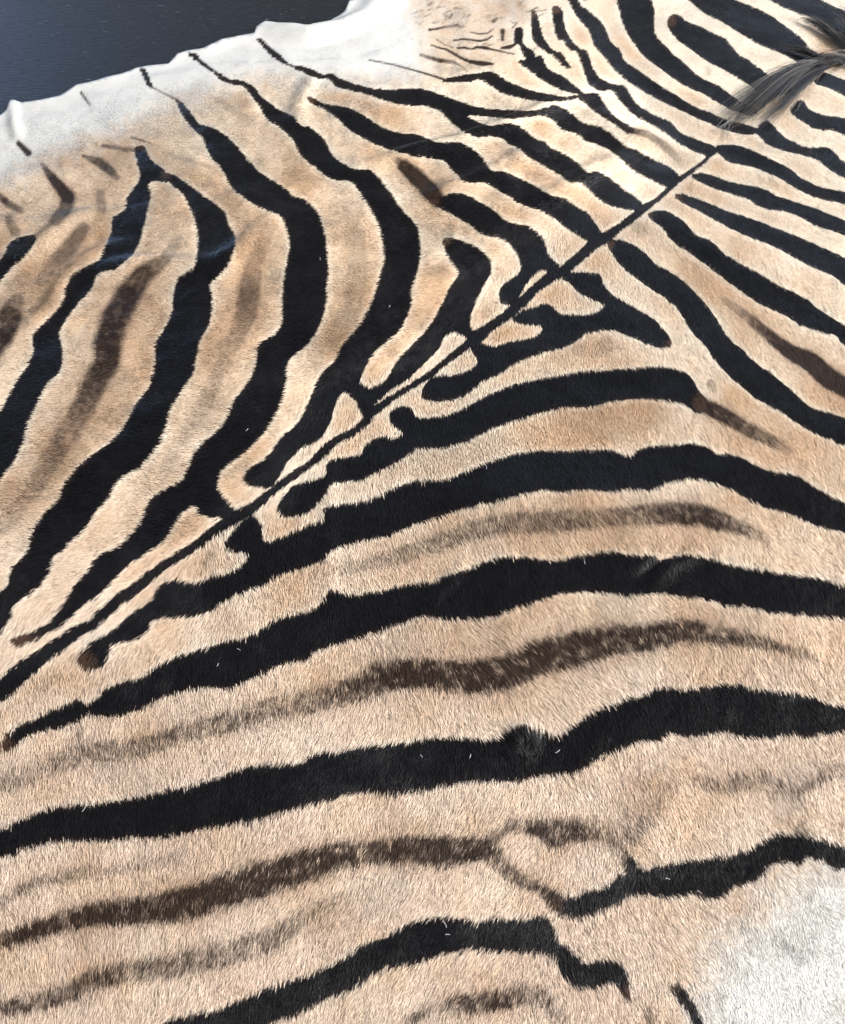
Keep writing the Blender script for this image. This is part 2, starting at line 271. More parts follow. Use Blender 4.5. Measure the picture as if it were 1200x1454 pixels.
SHADOW['l'] = [(-80,1450,22,.6),(0,1434,22,.66),(50,1427,24,.66),(100,1411,26,.66),(133,1394,26,.66),(173,1384,28,.6),(227,1377,32,.6),(273,1367,32,.6),(320,1357,32,.5),(360,1344,30,.5),(393,1334,28,.46),(433,1301,24,.4),(473,1281,20,.28)]
SHADOW['m'] = [(580,1452,12,.6),(594,1444,14,.55),(620,1432,14,.35),(640,1427,24,.52),(667,1427,30,.7),(717,1421,28,.75),(743,1414,24,.6),(767,1417,22,.6),(780,1431,18,.5),(800,1450,14,.3)]
SHADOW['n'] = [(-120,1385,24,.85),(0,1338,20,.88),(50,1324,23,.88),(90,1312,28,.88),(135,1301,32,.9),(180,1296,36,.9),(227,1292,40,.9),(270,1284,44,.92),(317,1267,46,.86),(360,1254,50,.86),(400,1241,40,.9),(440,1229,44,.85),(477,1216,36,.84),(533,1213,32,.8),(580,1209,36,.86),(625,1211,44,.88),(660,1208,34,.88),(690,1208,28,.9),(706,1222,24,.6),(730,1246,20,.55),(765,1262,18,.7),(785,1278,20,.95)]
SHADOW['o'] = [(695,1205,18,.7),(705,1186,18,.55),(728,1172,16,.45),(760,1176,24,.8),(790,1186,38,.8),(820,1180,30,.75),(850,1183,24,.5),(873,1196,20,.4),(888,1222,16,.5)]
SHADOW['p'] = [(965,1104,16,.2),(947,1133,20,.28),(925,1163,22,.34),(897,1190,24,.4)]  # darker side of a fold, painted as a stroke rather than a marking
SHADOW['q'] = [(980,1110,16,.3),(1033,1117,22,.42),(1083,1107,26,.42),(1107,1120,18,.4),(1130,1130,12,.36),(1183,1097,24,.36),(1240,1100,24,.3)]
SHADOW['r'] = [(1141,1172,14,.3),(1140,1196,20,.6)]
SHADOW['s'] = [(26,203,7,.85),(40,217,9,.95)]
SHADOW['t'] = [(60,233,5,.5),(70,247,11,.78),(83,263,15,.9),(97,280,19,.88),(92,297,18,.65),(80,312,18,.5)]
SHADOW['u'] = [(118,221,4,.6),(140,230,13,.72),(158,243,12,.65),(166,252,8,.5)]
SHADOW['v'] = [(147,207,5,.6),(177,212,6,.5),(192,213,5,.5)]
SHADOW['w'] = [(-30,265,10,.7),(0,280,10,.75),(13,290,10,.75),(30,299,8,.5)]
SHADOW['x'] = [(142,276,13,.45),(145,295,13,.42),(140,310,12,.3)]
SHADOW['y'] = [(12,312,12,.5),(22,330,14,.5)]
SHADOW['z'] = [(922,1435,10,.5),(926,1462,14,.55)]
# thin wisps, faint warm clouds and one crease's painted shade in the pale coat (no stripe of their own)
WISPS_AND_CREASE = [[(503,333,30,.2),(510,383,30,.22),(497,440,32,.25),(467,500,26,.2),(440,530,20,.15)],[(115,131,4,.8),(121,140,4,.8),(128,149,4,.6)],[(310,143,10,.2),(347,167,12,.22)],[(233,217,6,.22),(300,237,7,.22)],
 [(217,124,3,.6),(232,132,3,.55),(253,143,4,.7)],[(187,195,4,.55),(213,203,4,.4)],[(524,85,2.5,.7),(560,92,2.6,.8),(600,103,3,.9),(632,113,4,1)],[(113,1037,12,.45),(112,1052,10,.4)],[(50,985,16,.25),(80,962,16,.28)],
 [(610,42,4,.9),(619,41,3.4,.9),(633,38,4,.6),(650,36,5,.6)],[(668,45.5,2,.6),(680,48,2.4,.8),(692,47,2.4,.8),(701,41,2,.6)],[(645,57,3.4,.9),(657,55.5,2.6,.9),(668,56,3,1),(682,58,3.4,1),(692,56,3,.9),(699,51,2.4,.8)],
 [(650,68,3.4,.85),(661,67.7,3.4,.95),(671,69.5,2.6,.9),(678,66.5,4,1),(689,67.7,5,1.1),(703,71,2.6,1),(717,74,2.4,.95),(731,76.5,2.2,.8)],[(612,63.5,2,.8),(624,67.7,2.6,.95),(633,69.5,3.2,1.1),(645,76,4,1.1),(654,82,4,1.1),(668,87.5,5,1.1),(685,90,8,1.1),(701,90.5,3,1.1)],
 [(619,55,1.8,.6),(631,63,2,.65),(643,67.7,2,.65)],[(598,78,5,.6),(610,81.7,6,.7),(626,86,7,.75),(643,87.5,6,.6),(654,93,3,.5),(665,102.6,2,.4)],[(714,44,7,1),(714,56,5,.9)],[(713,68,4,1),(724,66.5,6,1.1),(731,63,4,1.1),(736,53.6,8,1.1)],
 [(701,30,6,.65),(706,26,5,.55)],[(727,40,2.4,.65),(734,33,2.4,.65)],[(752,16,2.4,.75),(764,10,2.4,.7)],[(759,16,2,.7),(776,14,2,.65)],[(642,21,4,.6),(638,26,4,.6)],[(664,23,4,.5),(668,20,3,.4)],[(722,7,30,.16),(735,14,30,.2),(745,21,24,.2)],
 [(585,20,3,.3),(600,14,3,.3)],[(630,20,3,.3),(640,14,3,.35)],[(1010,545,14,.42),(1013,552,10,.3)],[(905,322,20,.25),(915,330,14,.2)],[(1113,1340,14,.3),(1133,1361,16,.34),(1150,1372,12,.25)],[(1000,1290,12,.22),(1010,1302,12,.22)],[(941,1320,4,.75),(943,1323,4,.75)],
 [(820,498,20,.25),(860,492,26,.25)],[(300,790,16,.25),(292,800,14,.2)],[(693,437,14,.2),(690,447,12,.2)],[(800,585,40,.16),(860,600,60,.18),(930,590,40,.16)],[(560,660,40,.16),(620,650,50,.2),(700,632,40,.18)],[(640,325,20,.3),(632,338,14,.3)],
 [(230,1150,40,.12),(120,1070,60,.12)],[(700,1150,60,.12),(560,1160,60,.1)],[(560,1270,60,.15),(430,1310,50,.22)],[(560,905,60,.12),(700,900,60,.15)],[(890,700,60,.1),(870,870,60,.14)]]
FLECKS = []
for k in range(46):
    x = random.uniform(585, 770); y = random.uniform(-5, 74) - (x - 585) * 0.02
    FLECKS.append([(x, y, random.uniform(2, 4), random.uniform(.25, .6)), (x + random.uniform(4, 12), y + random.uniform(-6, 3), 2.2, .25)])
WHITE = [[(480,-80),(800,-60),(790,30),(730,65),(650,90),(560,100),(480,100)],[(-320,300),(-60,250),(0,262),(50,222),(110,200),(180,180),(235,140),(300,128),(360,100),(420,108),(480,112),(590,110),(615,95),(590,50),(560,-60),(440,-60),(200,40),(-320,200)],
         [(985,1480),(1000,1410),(1020,1355),(1075,1318),(1110,1280),(1200,1236),(1520,1250),(1520,1719),(960,1719)]]

dark_id = np.zeros((RH, RW), np.int16)
names = list(DARK)
for i, k in enumerate(names):
    y, x, m = fill(DARK[k]); dark_id[y:y + m.shape[0], x:x + m.shape[1]][m] = i + 1
SP_ID = len(names) + 1
def grow(ids, r):
    out = ids.copy()
    for k in range(12):
        a = k * math.pi / 6; dx, dy = int(round(r * math.cos(a))), int(round(r * math.sin(a)))
        sh_ = np.roll(ids, (dy, dx), (0, 1)); out = np.where(out == 0, sh_, out)
    return out
far_part = (GV < 130) & (GU < 830)
dark_id = np.where(far_part, grow(dark_id, 0.7), np.where(GV > 560, grow(dark_id, 2.4), grow(dark_id, 1.2)))
y, x, m = fill(SPINE, False); sub = dark_id[y:y + m.shape[0], x:x + m.shape[1]]; sub[m] = SP_ID
halo = np.zeros((RH, RW)); shade = np.zeros((RH, RW)); shade_id = np.zeros((RH, RW), np.int16); cores = np.zeros((RH, RW))
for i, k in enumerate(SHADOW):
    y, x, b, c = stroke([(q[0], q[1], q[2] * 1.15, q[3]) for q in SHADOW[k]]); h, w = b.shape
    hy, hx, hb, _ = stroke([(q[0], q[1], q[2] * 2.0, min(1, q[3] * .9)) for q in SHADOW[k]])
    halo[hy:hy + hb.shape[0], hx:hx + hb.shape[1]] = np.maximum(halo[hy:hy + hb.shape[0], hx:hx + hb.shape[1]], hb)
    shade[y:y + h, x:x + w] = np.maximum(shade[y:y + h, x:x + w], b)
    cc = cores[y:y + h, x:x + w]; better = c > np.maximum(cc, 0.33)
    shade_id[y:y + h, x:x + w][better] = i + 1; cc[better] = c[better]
for s in WISPS_AND_CREASE + FLECKS:
    y, x, b, c = stroke(s); h, w = b.shape
    shade[y:y + h, x:x + w] = np.maximum(shade[y:y + h, x:x + w], b)
white = np.zeros((RH, RW))
for i, p in enumerate(WHITE):
    y, x, m = fill(p); t = np.zeros((RH, RW)); t[y:y + m.shape[0], x:x + m.shape[1]] = m
    white = np.maximum(white, blur(t, (32, 22, 34)[i]) * (0.3, 1.15, 1)[i])
darkf = (dark_id > 0).astype(float)
near_dark = blur(darkf, 7)
y, x, m = fill(OUTLINE, False)
inside = np.zeros((RH, RW), bool); inside[y:y + m.shape[0], x:x + m.shape[1]] = m
edge_in = blur(inside.astype(float), 9)

# ------------------------------------------------------------------ the hide's relief: folds as ridges over the floor
PLX = plane(GU[::2, ::2].ravel(), GV[::2, ::2].ravel())
hshape = GU[::2, ::2].shape
X, Y = PLX[:, 0], PLX[:, 1]
Hm = 0.006 + 0.008 * (fbm(X / 0.30, Y / 0.30, 3) - 0.35).clip(0) + 0.006 * (fbm(X / 0.11 + 9, Y / 0.11, 5, 2) - 0.5) + 0.0022 * (fbm(X / 0.035, Y / 0.035, 8, 2) - 0.5)

RIP = sstep(640, 420, GV[::2, ::2].ravel() + .35 * (GU[::2, ::2].ravel() - 300))
Hm += RIP * 0.0085 * (fbm((X + .3 * Y) / 0.42, (Y - 0.22 * X) / 0.085, 113, 2) - .5)
Hm += (1 - RIP) * 0.006 * (fbm((X + .3 * Y) / 0.3, (Y - 0.15 * X) / 0.10, 117, 2) - .5)

def ridge(pts, w, h, steep=1.0):
    """a fold crest; w metres half-width, h metres, steep<1 narrows the far side"""
    global Hm
    p = np.array(pts, float); q = plane(p[:, 0], p[:, 1])[:, :2]
    d2 = np.full(X.shape, 1e9); side = np.ones(X.shape); tt = np.zeros(X.shape); n = len(q) - 1
    for i in range(n):
        a, b = q[i], q[i + 1]; d = b - a; L2 = (d ** 2).sum()
        t = np.clip(((X - a[0]) * d[0] + (Y - a[1]) * d[1]) / L2, 0, 1)
        dd = (X - a[0] - t * d[0]) ** 2 + (Y - a[1] - t * d[1]) ** 2
        k = dd < d2
        d2[k] = dd[k]; side[k] = np.sign((X - a[0]) * d[1] - (Y - a[1]) * d[0])[k]; tt[k] = ((i + t) / n)[k]
    w = w * (1.25 if w > .018 else 1.0)
    ww = np.where(side > 0, w, w * min(1, steep * 1.2))
    fade = 0.25 + 0.75 * np.sin(np.pi * np.clip(tt, 0, 1)) ** 0.7
    Hm = Hm + (1.2 if steep < 1 else 1.4) * h * fade * np.exp(-np.maximum(d2, 0) / ww ** 2)

ridge([(140,388),(200,382),(268,383),(335,372)], .026, .011, .65)
ridge([(500,246),(550,233),(587,222),(627,213),(660,205),(700,190),(733,178),(770,163),(793,150),(825,135),(850,130)], .026, .016, .7)
ridge([(600,292),(640,275),(683,257),(715,243),(745,222),(775,203)], .028, .011, .7)
ridge([(767,288),(800,273),(827,257),(843,245),(867,233),(893,222)], .025, .010, .7)
ridge([(650,115),(683,106),(700,95),(737,85),(770,80),(800,75),(837,70),(870,63),(897,60)], .034, .007, .9)
ridge([(445,112),(440,130),(425,160),(427,180)], .02, .009, .6)
ridge([(330,274),(380,297),(430,320)], .026, .0045, .6)
ridge([(455,335),(495,325),(535,316)], .03, .004, .7)
ridge([(575,417),(633,393),(656,387)], .024, .005, .7)
ridge([(0,500),(45,472),(75,440),(95,400),(120,375),(165,350)], .022, .008, .6)
ridge([(10,380),(53,357),(93,323),(140,304)], .022, .010, .7)
ridge([(290,402),(350,352),(400,308)], .025, .008, .7)
ridge([(474,655),(472,700),(471,780),(468,830),(480,862)], .016, .0022, .5)
ridge([(606,872),(640,832),(660,806)], .012, .0035, .8)
ridge([(918,846),(950,812),(990,793)], .014, .004, .8)
ridge([(905,832),(940,806),(970,790)], .008, -.003)
ridge([(880,1215),(925,1160),(965,1100)], .022, .005, .7)
ridge([(1135,1190),(1148,1130),(1185,1080)], .02, .004, .7)
ridge([(1165,950),(1080,915),(1000,920)], .03, .005, .6)
ridge([(725,1062),(745,1050),(765,1062)], .016, .0045)
ridge([(788,1050),(785,1075),(790,1092)], .006, -.007)
ridge([(366,46),(400,50),(440,57),(490,44),(530,22),(560,-10)], .035, .022, .8)
ridge([(330,80),(380,76),(430,76),(490,70),(520,52),(560,20)], .03, -.008)
ridge([(20,150),(22,180),(28,205)], .012, .005)
ridge([(700,720),(800,745),(950,770),(1100,775)], .05, .006)
ridge([(200,1230),(420,1180),(650,1140)], .05, .006)
ridge([(60,700),(150,650),(260,600)], .05, .006)
ridge([(830,160),(900,200),(960,215)], .03, .007)
ridge([(880,300),(960,330),(1050,380),(1180,420)], .05, .007)
Hm = Hm.reshape(hshape)
# raised, slightly wavy rim
e2 = edge_in[::2, ::2]
rim = np.clip((1 - e2) * 2, 0, 1)
Hm = np.maximum(Hm, 0.004) + 0.007 * rim * fbm(X / 0.12, Y / 0.12, 31, 2).reshape(hshape)

def height(u, v):
    x = np.clip((u - U0 - 0.5) / 2, 0, hshape[1] - 1.001); y = np.clip((v - V0 - 0.5) / 2, 0, hshape[0] - 1.001)
    ix = x.astype(int); iy = y.astype(int); fx = x - ix; fy = y - iy
    return (Hm[iy, ix] * (1 - fx) + Hm[iy, ix + 1] * fx) * (1 - fy) + (Hm[iy + 1, ix] * (1 - fx) + Hm[iy + 1, ix + 1] * fx) * fy

def surf(u, v):
    P = plane(u, v); P[:, 2] += height(u, v); return P

# ------------------------------------------------------------------ materials
def mat(name):
    m = bpy.data.materials.new(name); m.use_nodes = True
    nt = m.node_tree; b = nt.nodes["Principled BSDF"]
    return m, nt, b

def fur_material(name, rough, spec, slope=0.72):
    m, nt, b = mat(name)
    at = nt.nodes.new("ShaderNodeAttribute"); at.attribute_name = "col"
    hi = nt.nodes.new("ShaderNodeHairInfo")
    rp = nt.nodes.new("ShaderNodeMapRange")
    rp.inputs[3].default_value = 0.72; rp.inputs[4].default_value = 1.12  # roots darkened as painted occlusion between hairs; tips are naturally paler too
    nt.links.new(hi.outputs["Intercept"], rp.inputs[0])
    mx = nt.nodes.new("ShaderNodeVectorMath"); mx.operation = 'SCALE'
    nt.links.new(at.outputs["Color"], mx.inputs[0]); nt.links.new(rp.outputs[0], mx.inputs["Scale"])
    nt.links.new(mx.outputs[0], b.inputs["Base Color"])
    an = nt.nodes.new("ShaderNodeAttribute"); an.attribute_name = "nrm"
    ge = nt.nodes.new("ShaderNodeNewGeometry")
    vm = nt.nodes.new("ShaderNodeMix"); vm.data_type = 'VECTOR'; vm.inputs[0].default_value = slope
    nt.links.new(ge.outputs["Normal"], vm.inputs[4]); nt.links.new(an.outputs["Vector"], vm.inputs[5])
    vn = nt.nodes.new("ShaderNodeVectorMath"); vn.operation = 'NORMALIZE'
    nt.links.new(vm.outputs[1], vn.inputs[0])
    if slope > 0: nt.links.new(vn.outputs[0], b.inputs["Normal"])
    b.inputs["Roughness"].default_value = rough
    b.inputs["Specular IOR Level"].default_value = spec
    return m
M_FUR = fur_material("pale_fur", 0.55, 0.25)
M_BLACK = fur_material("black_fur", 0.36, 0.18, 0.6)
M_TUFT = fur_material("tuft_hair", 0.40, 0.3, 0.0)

M_SKIN, nt, b = mat("skin")
at = nt.nodes.new("ShaderNodeAttribute"); at.attribute_name = "col"
nt.links.new(at.outputs["Color"], b.inputs["Base Color"]); b.inputs["Roughness"].default_value = 0.8; b.inputs["Specular IOR Level"].default_value = 0.15

M_FLOOR, nt, b = mat("dark_stained_wood")
tc = nt.nodes.new("ShaderNodeTexCoord")
mp = nt.nodes.new("ShaderNodeMapping"); mp.inputs["Rotation"].default_value = (0, 0, math.radians(-8)); mp.inputs["Scale"].default_value = (34, 130, 40)
nt.links.new(tc.outputs["Object"], mp.inputs[0])
n1 = nt.nodes.new("ShaderNodeTexNoise"); n1.inputs["Scale"].default_value = 1.0; n1.inputs["Detail"].default_value = 7; n1.inputs["Roughness"].default_value = 0.65
nt.links.new(mp.outputs[0], n1.inputs[0])
mp2 = nt.nodes.new("ShaderNodeMapping"); mp2.inputs["Rotation"].default_value = (0, 0, math.radians(-8)); mp2.inputs["Scale"].default_value = (42, 190, 60)
nt.links.new(tc.outputs["Object"], mp2.inputs[0])
n2 = nt.nodes.new("ShaderNodeTexNoise"); n2.inputs["Scale"].default_value = 1.0; n2.inputs["Detail"].default_value = 2
nt.links.new(mp2.outputs[0], n2.inputs[0])
fl = nt.nodes.new("ShaderNodeMapRange"); fl.inputs[1].default_value = 0.69; fl.inputs[2].default_value = 0.76
nt.links.new(n2.outputs[0], fl.inputs[0])
cr = nt.nodes.new("ShaderNodeMix"); cr.data_type = 'RGBA'
b.inputs["Specular IOR Level"].default_value = 0.10
cr.inputs[6].default_value = (0.006, 0.0065, 0.009, 1); cr.inputs[7].default_value = (0.35, 0.36, 0.4, 1)
nt.links.new(fl.outputs[0], cr.inputs[0]); nt.links.new(cr.outputs[2], b.inputs["Base Color"])
rr = nt.nodes.new("ShaderNodeMapRange"); rr.inputs[1].default_value = 0.3; rr.inputs[2].default_value = 0.7; rr.inputs[3].default_value = 0.28; rr.inputs[4].default_value = 0.42
nt.links.new(n1.outputs[0], rr.inputs[0]); nt.links.new(rr.outputs[0], b.inputs["Roughness"])
bp = nt.nodes.new("ShaderNodeBump"); bp.inputs["Strength"].default_value = 1.0; bp.inputs["Distance"].default_value = 0.008
nt.links.new(n1.outputs[0], bp.inputs["Height"]); nt.links.new(bp.outputs[0], b.inputs["Normal"])

# ------------------------------------------------------------------ floor
fm = bpy.data.meshes.new("floor")
fm.from_pydata([(-8, -4, 0), (8, -4, 0), (8, 12, 0), (-8, 12, 0)], [], [(0, 1, 2, 3)])
floor = bpy.data.objects.new("floor", fm); coll.objects.link(floor); fm.materials.append(M_FLOOR)
floor["kind"] = "structure"; floor["label"] = "dark stained wooden floor with fine grain and a bluish window sheen"

# ------------------------------------------------------------------ colouring of a hair or a skin point, from where it sits on the hide
def lerp(a, b, t): return a * (1 - t)[:, None] + b * t[:, None]
TAN = np.array([0.735, 0.52, 0.345]); CREAM = np.array([0.90, 0.78, 0.63]); WARM = np.array([0.58, 0.375, 0.225]); WHT = np.array([0.82, 0.805, 0.765])
BROWN = np.array([0.040, 0.022, 0.014]); BLACK = np.array([0.0055, 0.0052, 0.0070])

def pattern(u, v, r1, r2, tu=None, tv=None):
    """returns colour, dark stripe id, shadow stripe id, whiteness"""
    wamp = 0.5 + 0.9 * sstep(350, 900, v)
    wu = u + wamp * (vnoise(u / 7, v / 7, 41) - 0.5) * 2; wv = v + wamp * (vnoise(u / 7, v / 7, 42) - 0.5) * 2
    did = nearest(dark_id, wu, wv).copy()
    if tu is not None:
        d2 = nearest(dark_id, tu + wu - u, tv + wv - v)
        did = np.where(did == 0, np.where(d2 == SP_ID, 0, d2), did)
    sid = nearest(shade_id, u, v)
    sh = sample(shade, u, v); wh = sample(white, u, v); nd = sample(near_dark, u, v)
    cloud = fbm(u / 70, v / 70, 51); fine = vnoise(u / 9, v / 9, 61)
    right = sstep(780, 1000, u) * sstep(760, 520, v) * 0.25 + 0.15 * sstep(330, 120, v)
    cream = np.clip(0.20 + 0.62 * sstep(0.04, 0.5, nd) + 1.1 * (0.5 - cloud) + 0.3 * (r1 - 0.5) + right, 0, 1)
    near = sstep(520, 1150, v) * 0.72
    c = lerp(np.broadcast_to(TAN, (len(u), 3)), np.broadcast_to(CREAM, (len(u), 3)), cream)
    warm = np.clip((cloud - 0.46) * 2.6, 0, 0.8) * (1 - .5 * sstep(0.04, .3, nd))
    c = lerp(c, np.broadcast_to(WARM, c.shape), warm * (1 - cream) * (0.8 - .3 * near))
    pinkish = np.array([0.81, 0.655, 0.545])
    c = lerp(c, np.broadcast_to(pinkish, c.shape), near * np.clip(0.70 + 1.5 * (fbm(u / 60 + 7, v / 42, 55) - .5), 0, 1))
    c = lerp(c, np.broadcast_to(np.array([.52, .365, .265]), c.shape), np.clip(sample(halo, u, v) * (.3 + .8 * (fbm(u / 24, v / 24, 59) - .3)), 0, .75))
    grime = np.clip((fbm(u / 34, v / 26, 57) - .5) * 2.0, 0, .4) * sstep(1100, 1300, v)
    white_tone = lerp(np.broadcast_to(WHT, c.shape), np.broadcast_to(WHT * 1.09, c.shape), sstep(800, 1000, v))
    w2 = np.clip(wh * 1.1 + 0.35 * (fine - 0.5) * (wh > 0.05), 0, 1)
    c = lerp(c, white_tone, w2)
    c = lerp(c, np.broadcast_to(np.array([.52, .49, .43]), c.shape), grime * w2)
    mott = fbm(u / 10, v / 10, 71, 2)
    mk = 0.4 + 0.6 * sstep(550, 950, v)
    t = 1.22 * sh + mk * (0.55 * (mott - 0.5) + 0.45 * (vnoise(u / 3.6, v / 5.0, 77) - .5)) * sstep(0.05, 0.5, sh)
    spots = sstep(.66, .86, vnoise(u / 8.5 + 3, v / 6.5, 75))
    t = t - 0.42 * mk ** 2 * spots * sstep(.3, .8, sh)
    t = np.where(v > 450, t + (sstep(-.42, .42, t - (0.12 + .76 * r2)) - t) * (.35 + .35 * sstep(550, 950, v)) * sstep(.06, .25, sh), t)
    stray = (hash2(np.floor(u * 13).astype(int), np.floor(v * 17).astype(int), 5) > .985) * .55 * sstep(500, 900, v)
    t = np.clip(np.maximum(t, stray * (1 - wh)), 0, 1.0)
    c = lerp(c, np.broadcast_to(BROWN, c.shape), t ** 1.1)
    amp = 0.15 + 0.13 * sstep(500, 1300, v)
    c = c * (1.0 + amp * 2 * (r1 - 0.5))[:, None]
    blk = did > 0
    kb = BLACK[None] * (0.6 + 0.9 * r1)[:, None]
    edge = np.clip(1.15 - 1.5 * nd, 0, 1)
    kb = lerp(kb, np.broadcast_to(BROWN * 1.3, kb.shape), np.clip(edge * (r2 ** 2) * 1.3, 0, .9))
    fade = np.zeros(len(u))
    for fx, fy, fr in FADE:
        fade = np.maximum(fade, 1 - sstep(.25, 1.0, np.hypot(u - fx, v - fy) / fr))
    fade = np.where(did == SP_ID, 0, fade)
    pr = fade * 0.95 - 0.8 * r2 + .5 * (mott - .5)
    kb = lerp(kb, np.broadcast_to(BROWN * 1.8, kb.shape), np.clip(pr * 4 + .5, 0, 1) * (fade > 0))
    c = np.where(blk[:, None], kb, c)
    return c, did, sid, wh, sh

# ------------------------------------------------------------------ hide: skin mesh
gx = np.arange(U0 + 2, U1 - 2, 3.0); gy = np.concatenate([np.arange(V0 + 2, 330, 2.2), np.arange(332, V1 - 2, 5.0)])
gu, gv = np.meshgrid(gx.astype(float), gy.astype(float)); nx, ny = len(gx), len(gy)
fu = ((gu[:-1, :-1] + gu[1:, 1:]) / 2).ravel(); fv = ((gv[:-1, :-1] + gv[1:, 1:]) / 2).ravel()
keep = nearest(inside, fu, fv)
ii = (np.arange(ny - 1)[:, None] * nx + np.arange(nx - 1)[None]).ravel()[keep]
quads = np.stack([ii + nx, ii + nx + 1, ii + 1, ii], 1)
used, inv = np.unique(quads, return_inverse=True); quads = inv.reshape(quads.shape)
su, sv = gu.ravel()[used].copy(), gv.ravel()[used].copy()
# pull the rim onto the outline
cnt = np.bincount(quads.ravel(), minlength=len(used)); bd = np.where(cnt < 4)[0]
ol = np.array(OUTLINE, float); ol2 = np.roll(ol, -1, 0)
for k in bd:
    d = ol2 - ol; t = np.clip(((su[k] - ol[:, 0]) * d[:, 0] + (sv[k] - ol[:, 1]) * d[:, 1]) / (d ** 2).sum(1), 0, 1)
    q = ol + t[:, None] * d; j = np.argmin((q[:, 0] - su[k]) ** 2 + (q[:, 1] - sv[k]) ** 2)
    su[k], sv[k] = q[j]
SP_ = surf(su, sv)
pu, pv, _ = project(SP_)
sc_, _, _, _, _ = pattern(pu, pv, np.full(len(pu), .4), np.full(len(pu), .5))

def new_mesh(name, verts, faces, cols, material):
    me = bpy.data.meshes.new(name)
    me.vertices.add(len(verts)); me.vertices.foreach_set("co", verts.astype(np.float32).ravel())
    me.loops.add(faces.size); me.loops.foreach_set("vertex_index", faces.astype(np.int32).ravel())
    me.polygons.add(len(faces)); me.polygons.foreach_set("loop_start", np.arange(0, faces.size, faces.shape[1], dtype=np.int32))
    me.update(calc_edges=True)
    me.polygons.foreach_set("use_smooth", np.ones(len(faces), bool))
    a = me.attributes.new("col", 'FLOAT_COLOR', 'POINT')
    a.data.foreach_set("color", np.concatenate([cols, np.ones((len(cols), 1))], 1).astype(np.float32).ravel())
    me.materials.append(material)
    return me

hide = bpy.data.objects.new("zebra_hide", None); coll.objects.link(hide)
base = plane([640], [560])[0]
hide.location = base; hide.empty_display_size = 0.2
hide["label"] = "black and tan striped zebra hide rug lying wrinkled on the dark floor"
hide["category"] = "zebra hide"

def child(name, data, label=None, kind=None, parent=hide):
    o = bpy.data.objects.new(name, data); coll.objects.link(o); o.parent = parent
    if label: o["label"] = label
    if kind: o["kind"] = kind
    return o

me = new_mesh("skin", SP_ - base, quads, sc_ * 0.8, M_SKIN)
skin = child("skin", me)
sol = skin.modifiers.new("thickness", 'SOLIDIFY'); sol.thickness = 0.0025; sol.offset = -1

# ------------------------------------------------------------------ fur: hair curves, one object per stripe
FLOW = np.array([(60,350,-8),(200,560,-8),(470,440,-12),(300,450,-10),(60,700,-12),(250,720,-15),(330,640,-15),(600,300,-10),(560,450,0),(700,250,-5),(850,200,10),(220,860,35),(120,800,10),(40,920,40),(400,690,40),(330,800,105),(450,720,100),(560,620,95),(170,1130,94),(60,1000,90),(60,1300,88),
 (300,1010,88),(400,1250,64),(630,1340,54),(500,1080,66),(300,1180,80),(250,1400,72),(620,930,105),(700,910,140),(760,960,140),(700,1010,110),(640,860,115),(640,720,118),(670,590,100),(660,640,112),(800,560,110),(850,430,120),(930,640,125),(1070,620,138),(1030,1000,120),(970,1220,116),(1000,1100,116),(880,1110,112),
 (950,830,133),(800,820,128),(1100,860,128),(1130,760,135),(850,980,140),(820,1240,80),(850,1350,110),(760,1320,66),(1100,1380,120),(1000,1330,125),(1150,1220,125),(1100,450,140),(1000,380,140),(1150,300,150),(1000,100,160),(950,550,130),(1150,1100,120),(700,1200,62),(200,150,-20),(450,90,-10),(600,40,0)], float)

def flow(u, v):
    fx = np.zeros(len(u)); fy = np.zeros(len(u))
    for x, y, a in FLOW:
        w = 1.0 / ((u - x) ** 2 + (v - y) ** 2 + 500.0) ** 1.6
        fx += w * math.cos(math.radians(a)); fy += w * math.sin(math.radians(a))
    return np.arctan2(fy, fx)

def grid(step, u0, v0, u1, v1):
    a, b = np.meshgrid(np.arange(u0, u1, step), np.arange(v0, v1, step))
    n = a.size
    return a.ravel() + rng.uniform(-.6, .6, n) * step, b.ravel() + rng.uniform(-.6, .6, n) * step

u, v = grid(1.42, -12, -20, 1212, 1475)
um, vm = grid(4.0, -170, -60, 1380, 1640)
k = (um < -12) | (um > 1212) | (vm > 1475) | (vm < -20)
wide = np.concatenate([np.ones(len(u)), np.full(k.sum(), 2.0)])
u = np.concatenate([u, um[k]]); v = np.concatenate([v, vm[k]])
ok = nearest(inside, u, v)
u, v, wide = u[ok], v[ok], wide[ok]
N = len(u)
r1, r2, r3, r4 = rng.random((4, N))
root = surf(u, v)
pu, pv, depth = project(root)
ang = flow(pu, pv)
clump = (vnoise(u / 6.5, v / 6.5, 81) - 0.5) * 0.34 + (vnoise(u / 26, v / 26, 83) - 0.5) * 0.5
ang = ang + clump + rng.normal(0, 0.10, N)
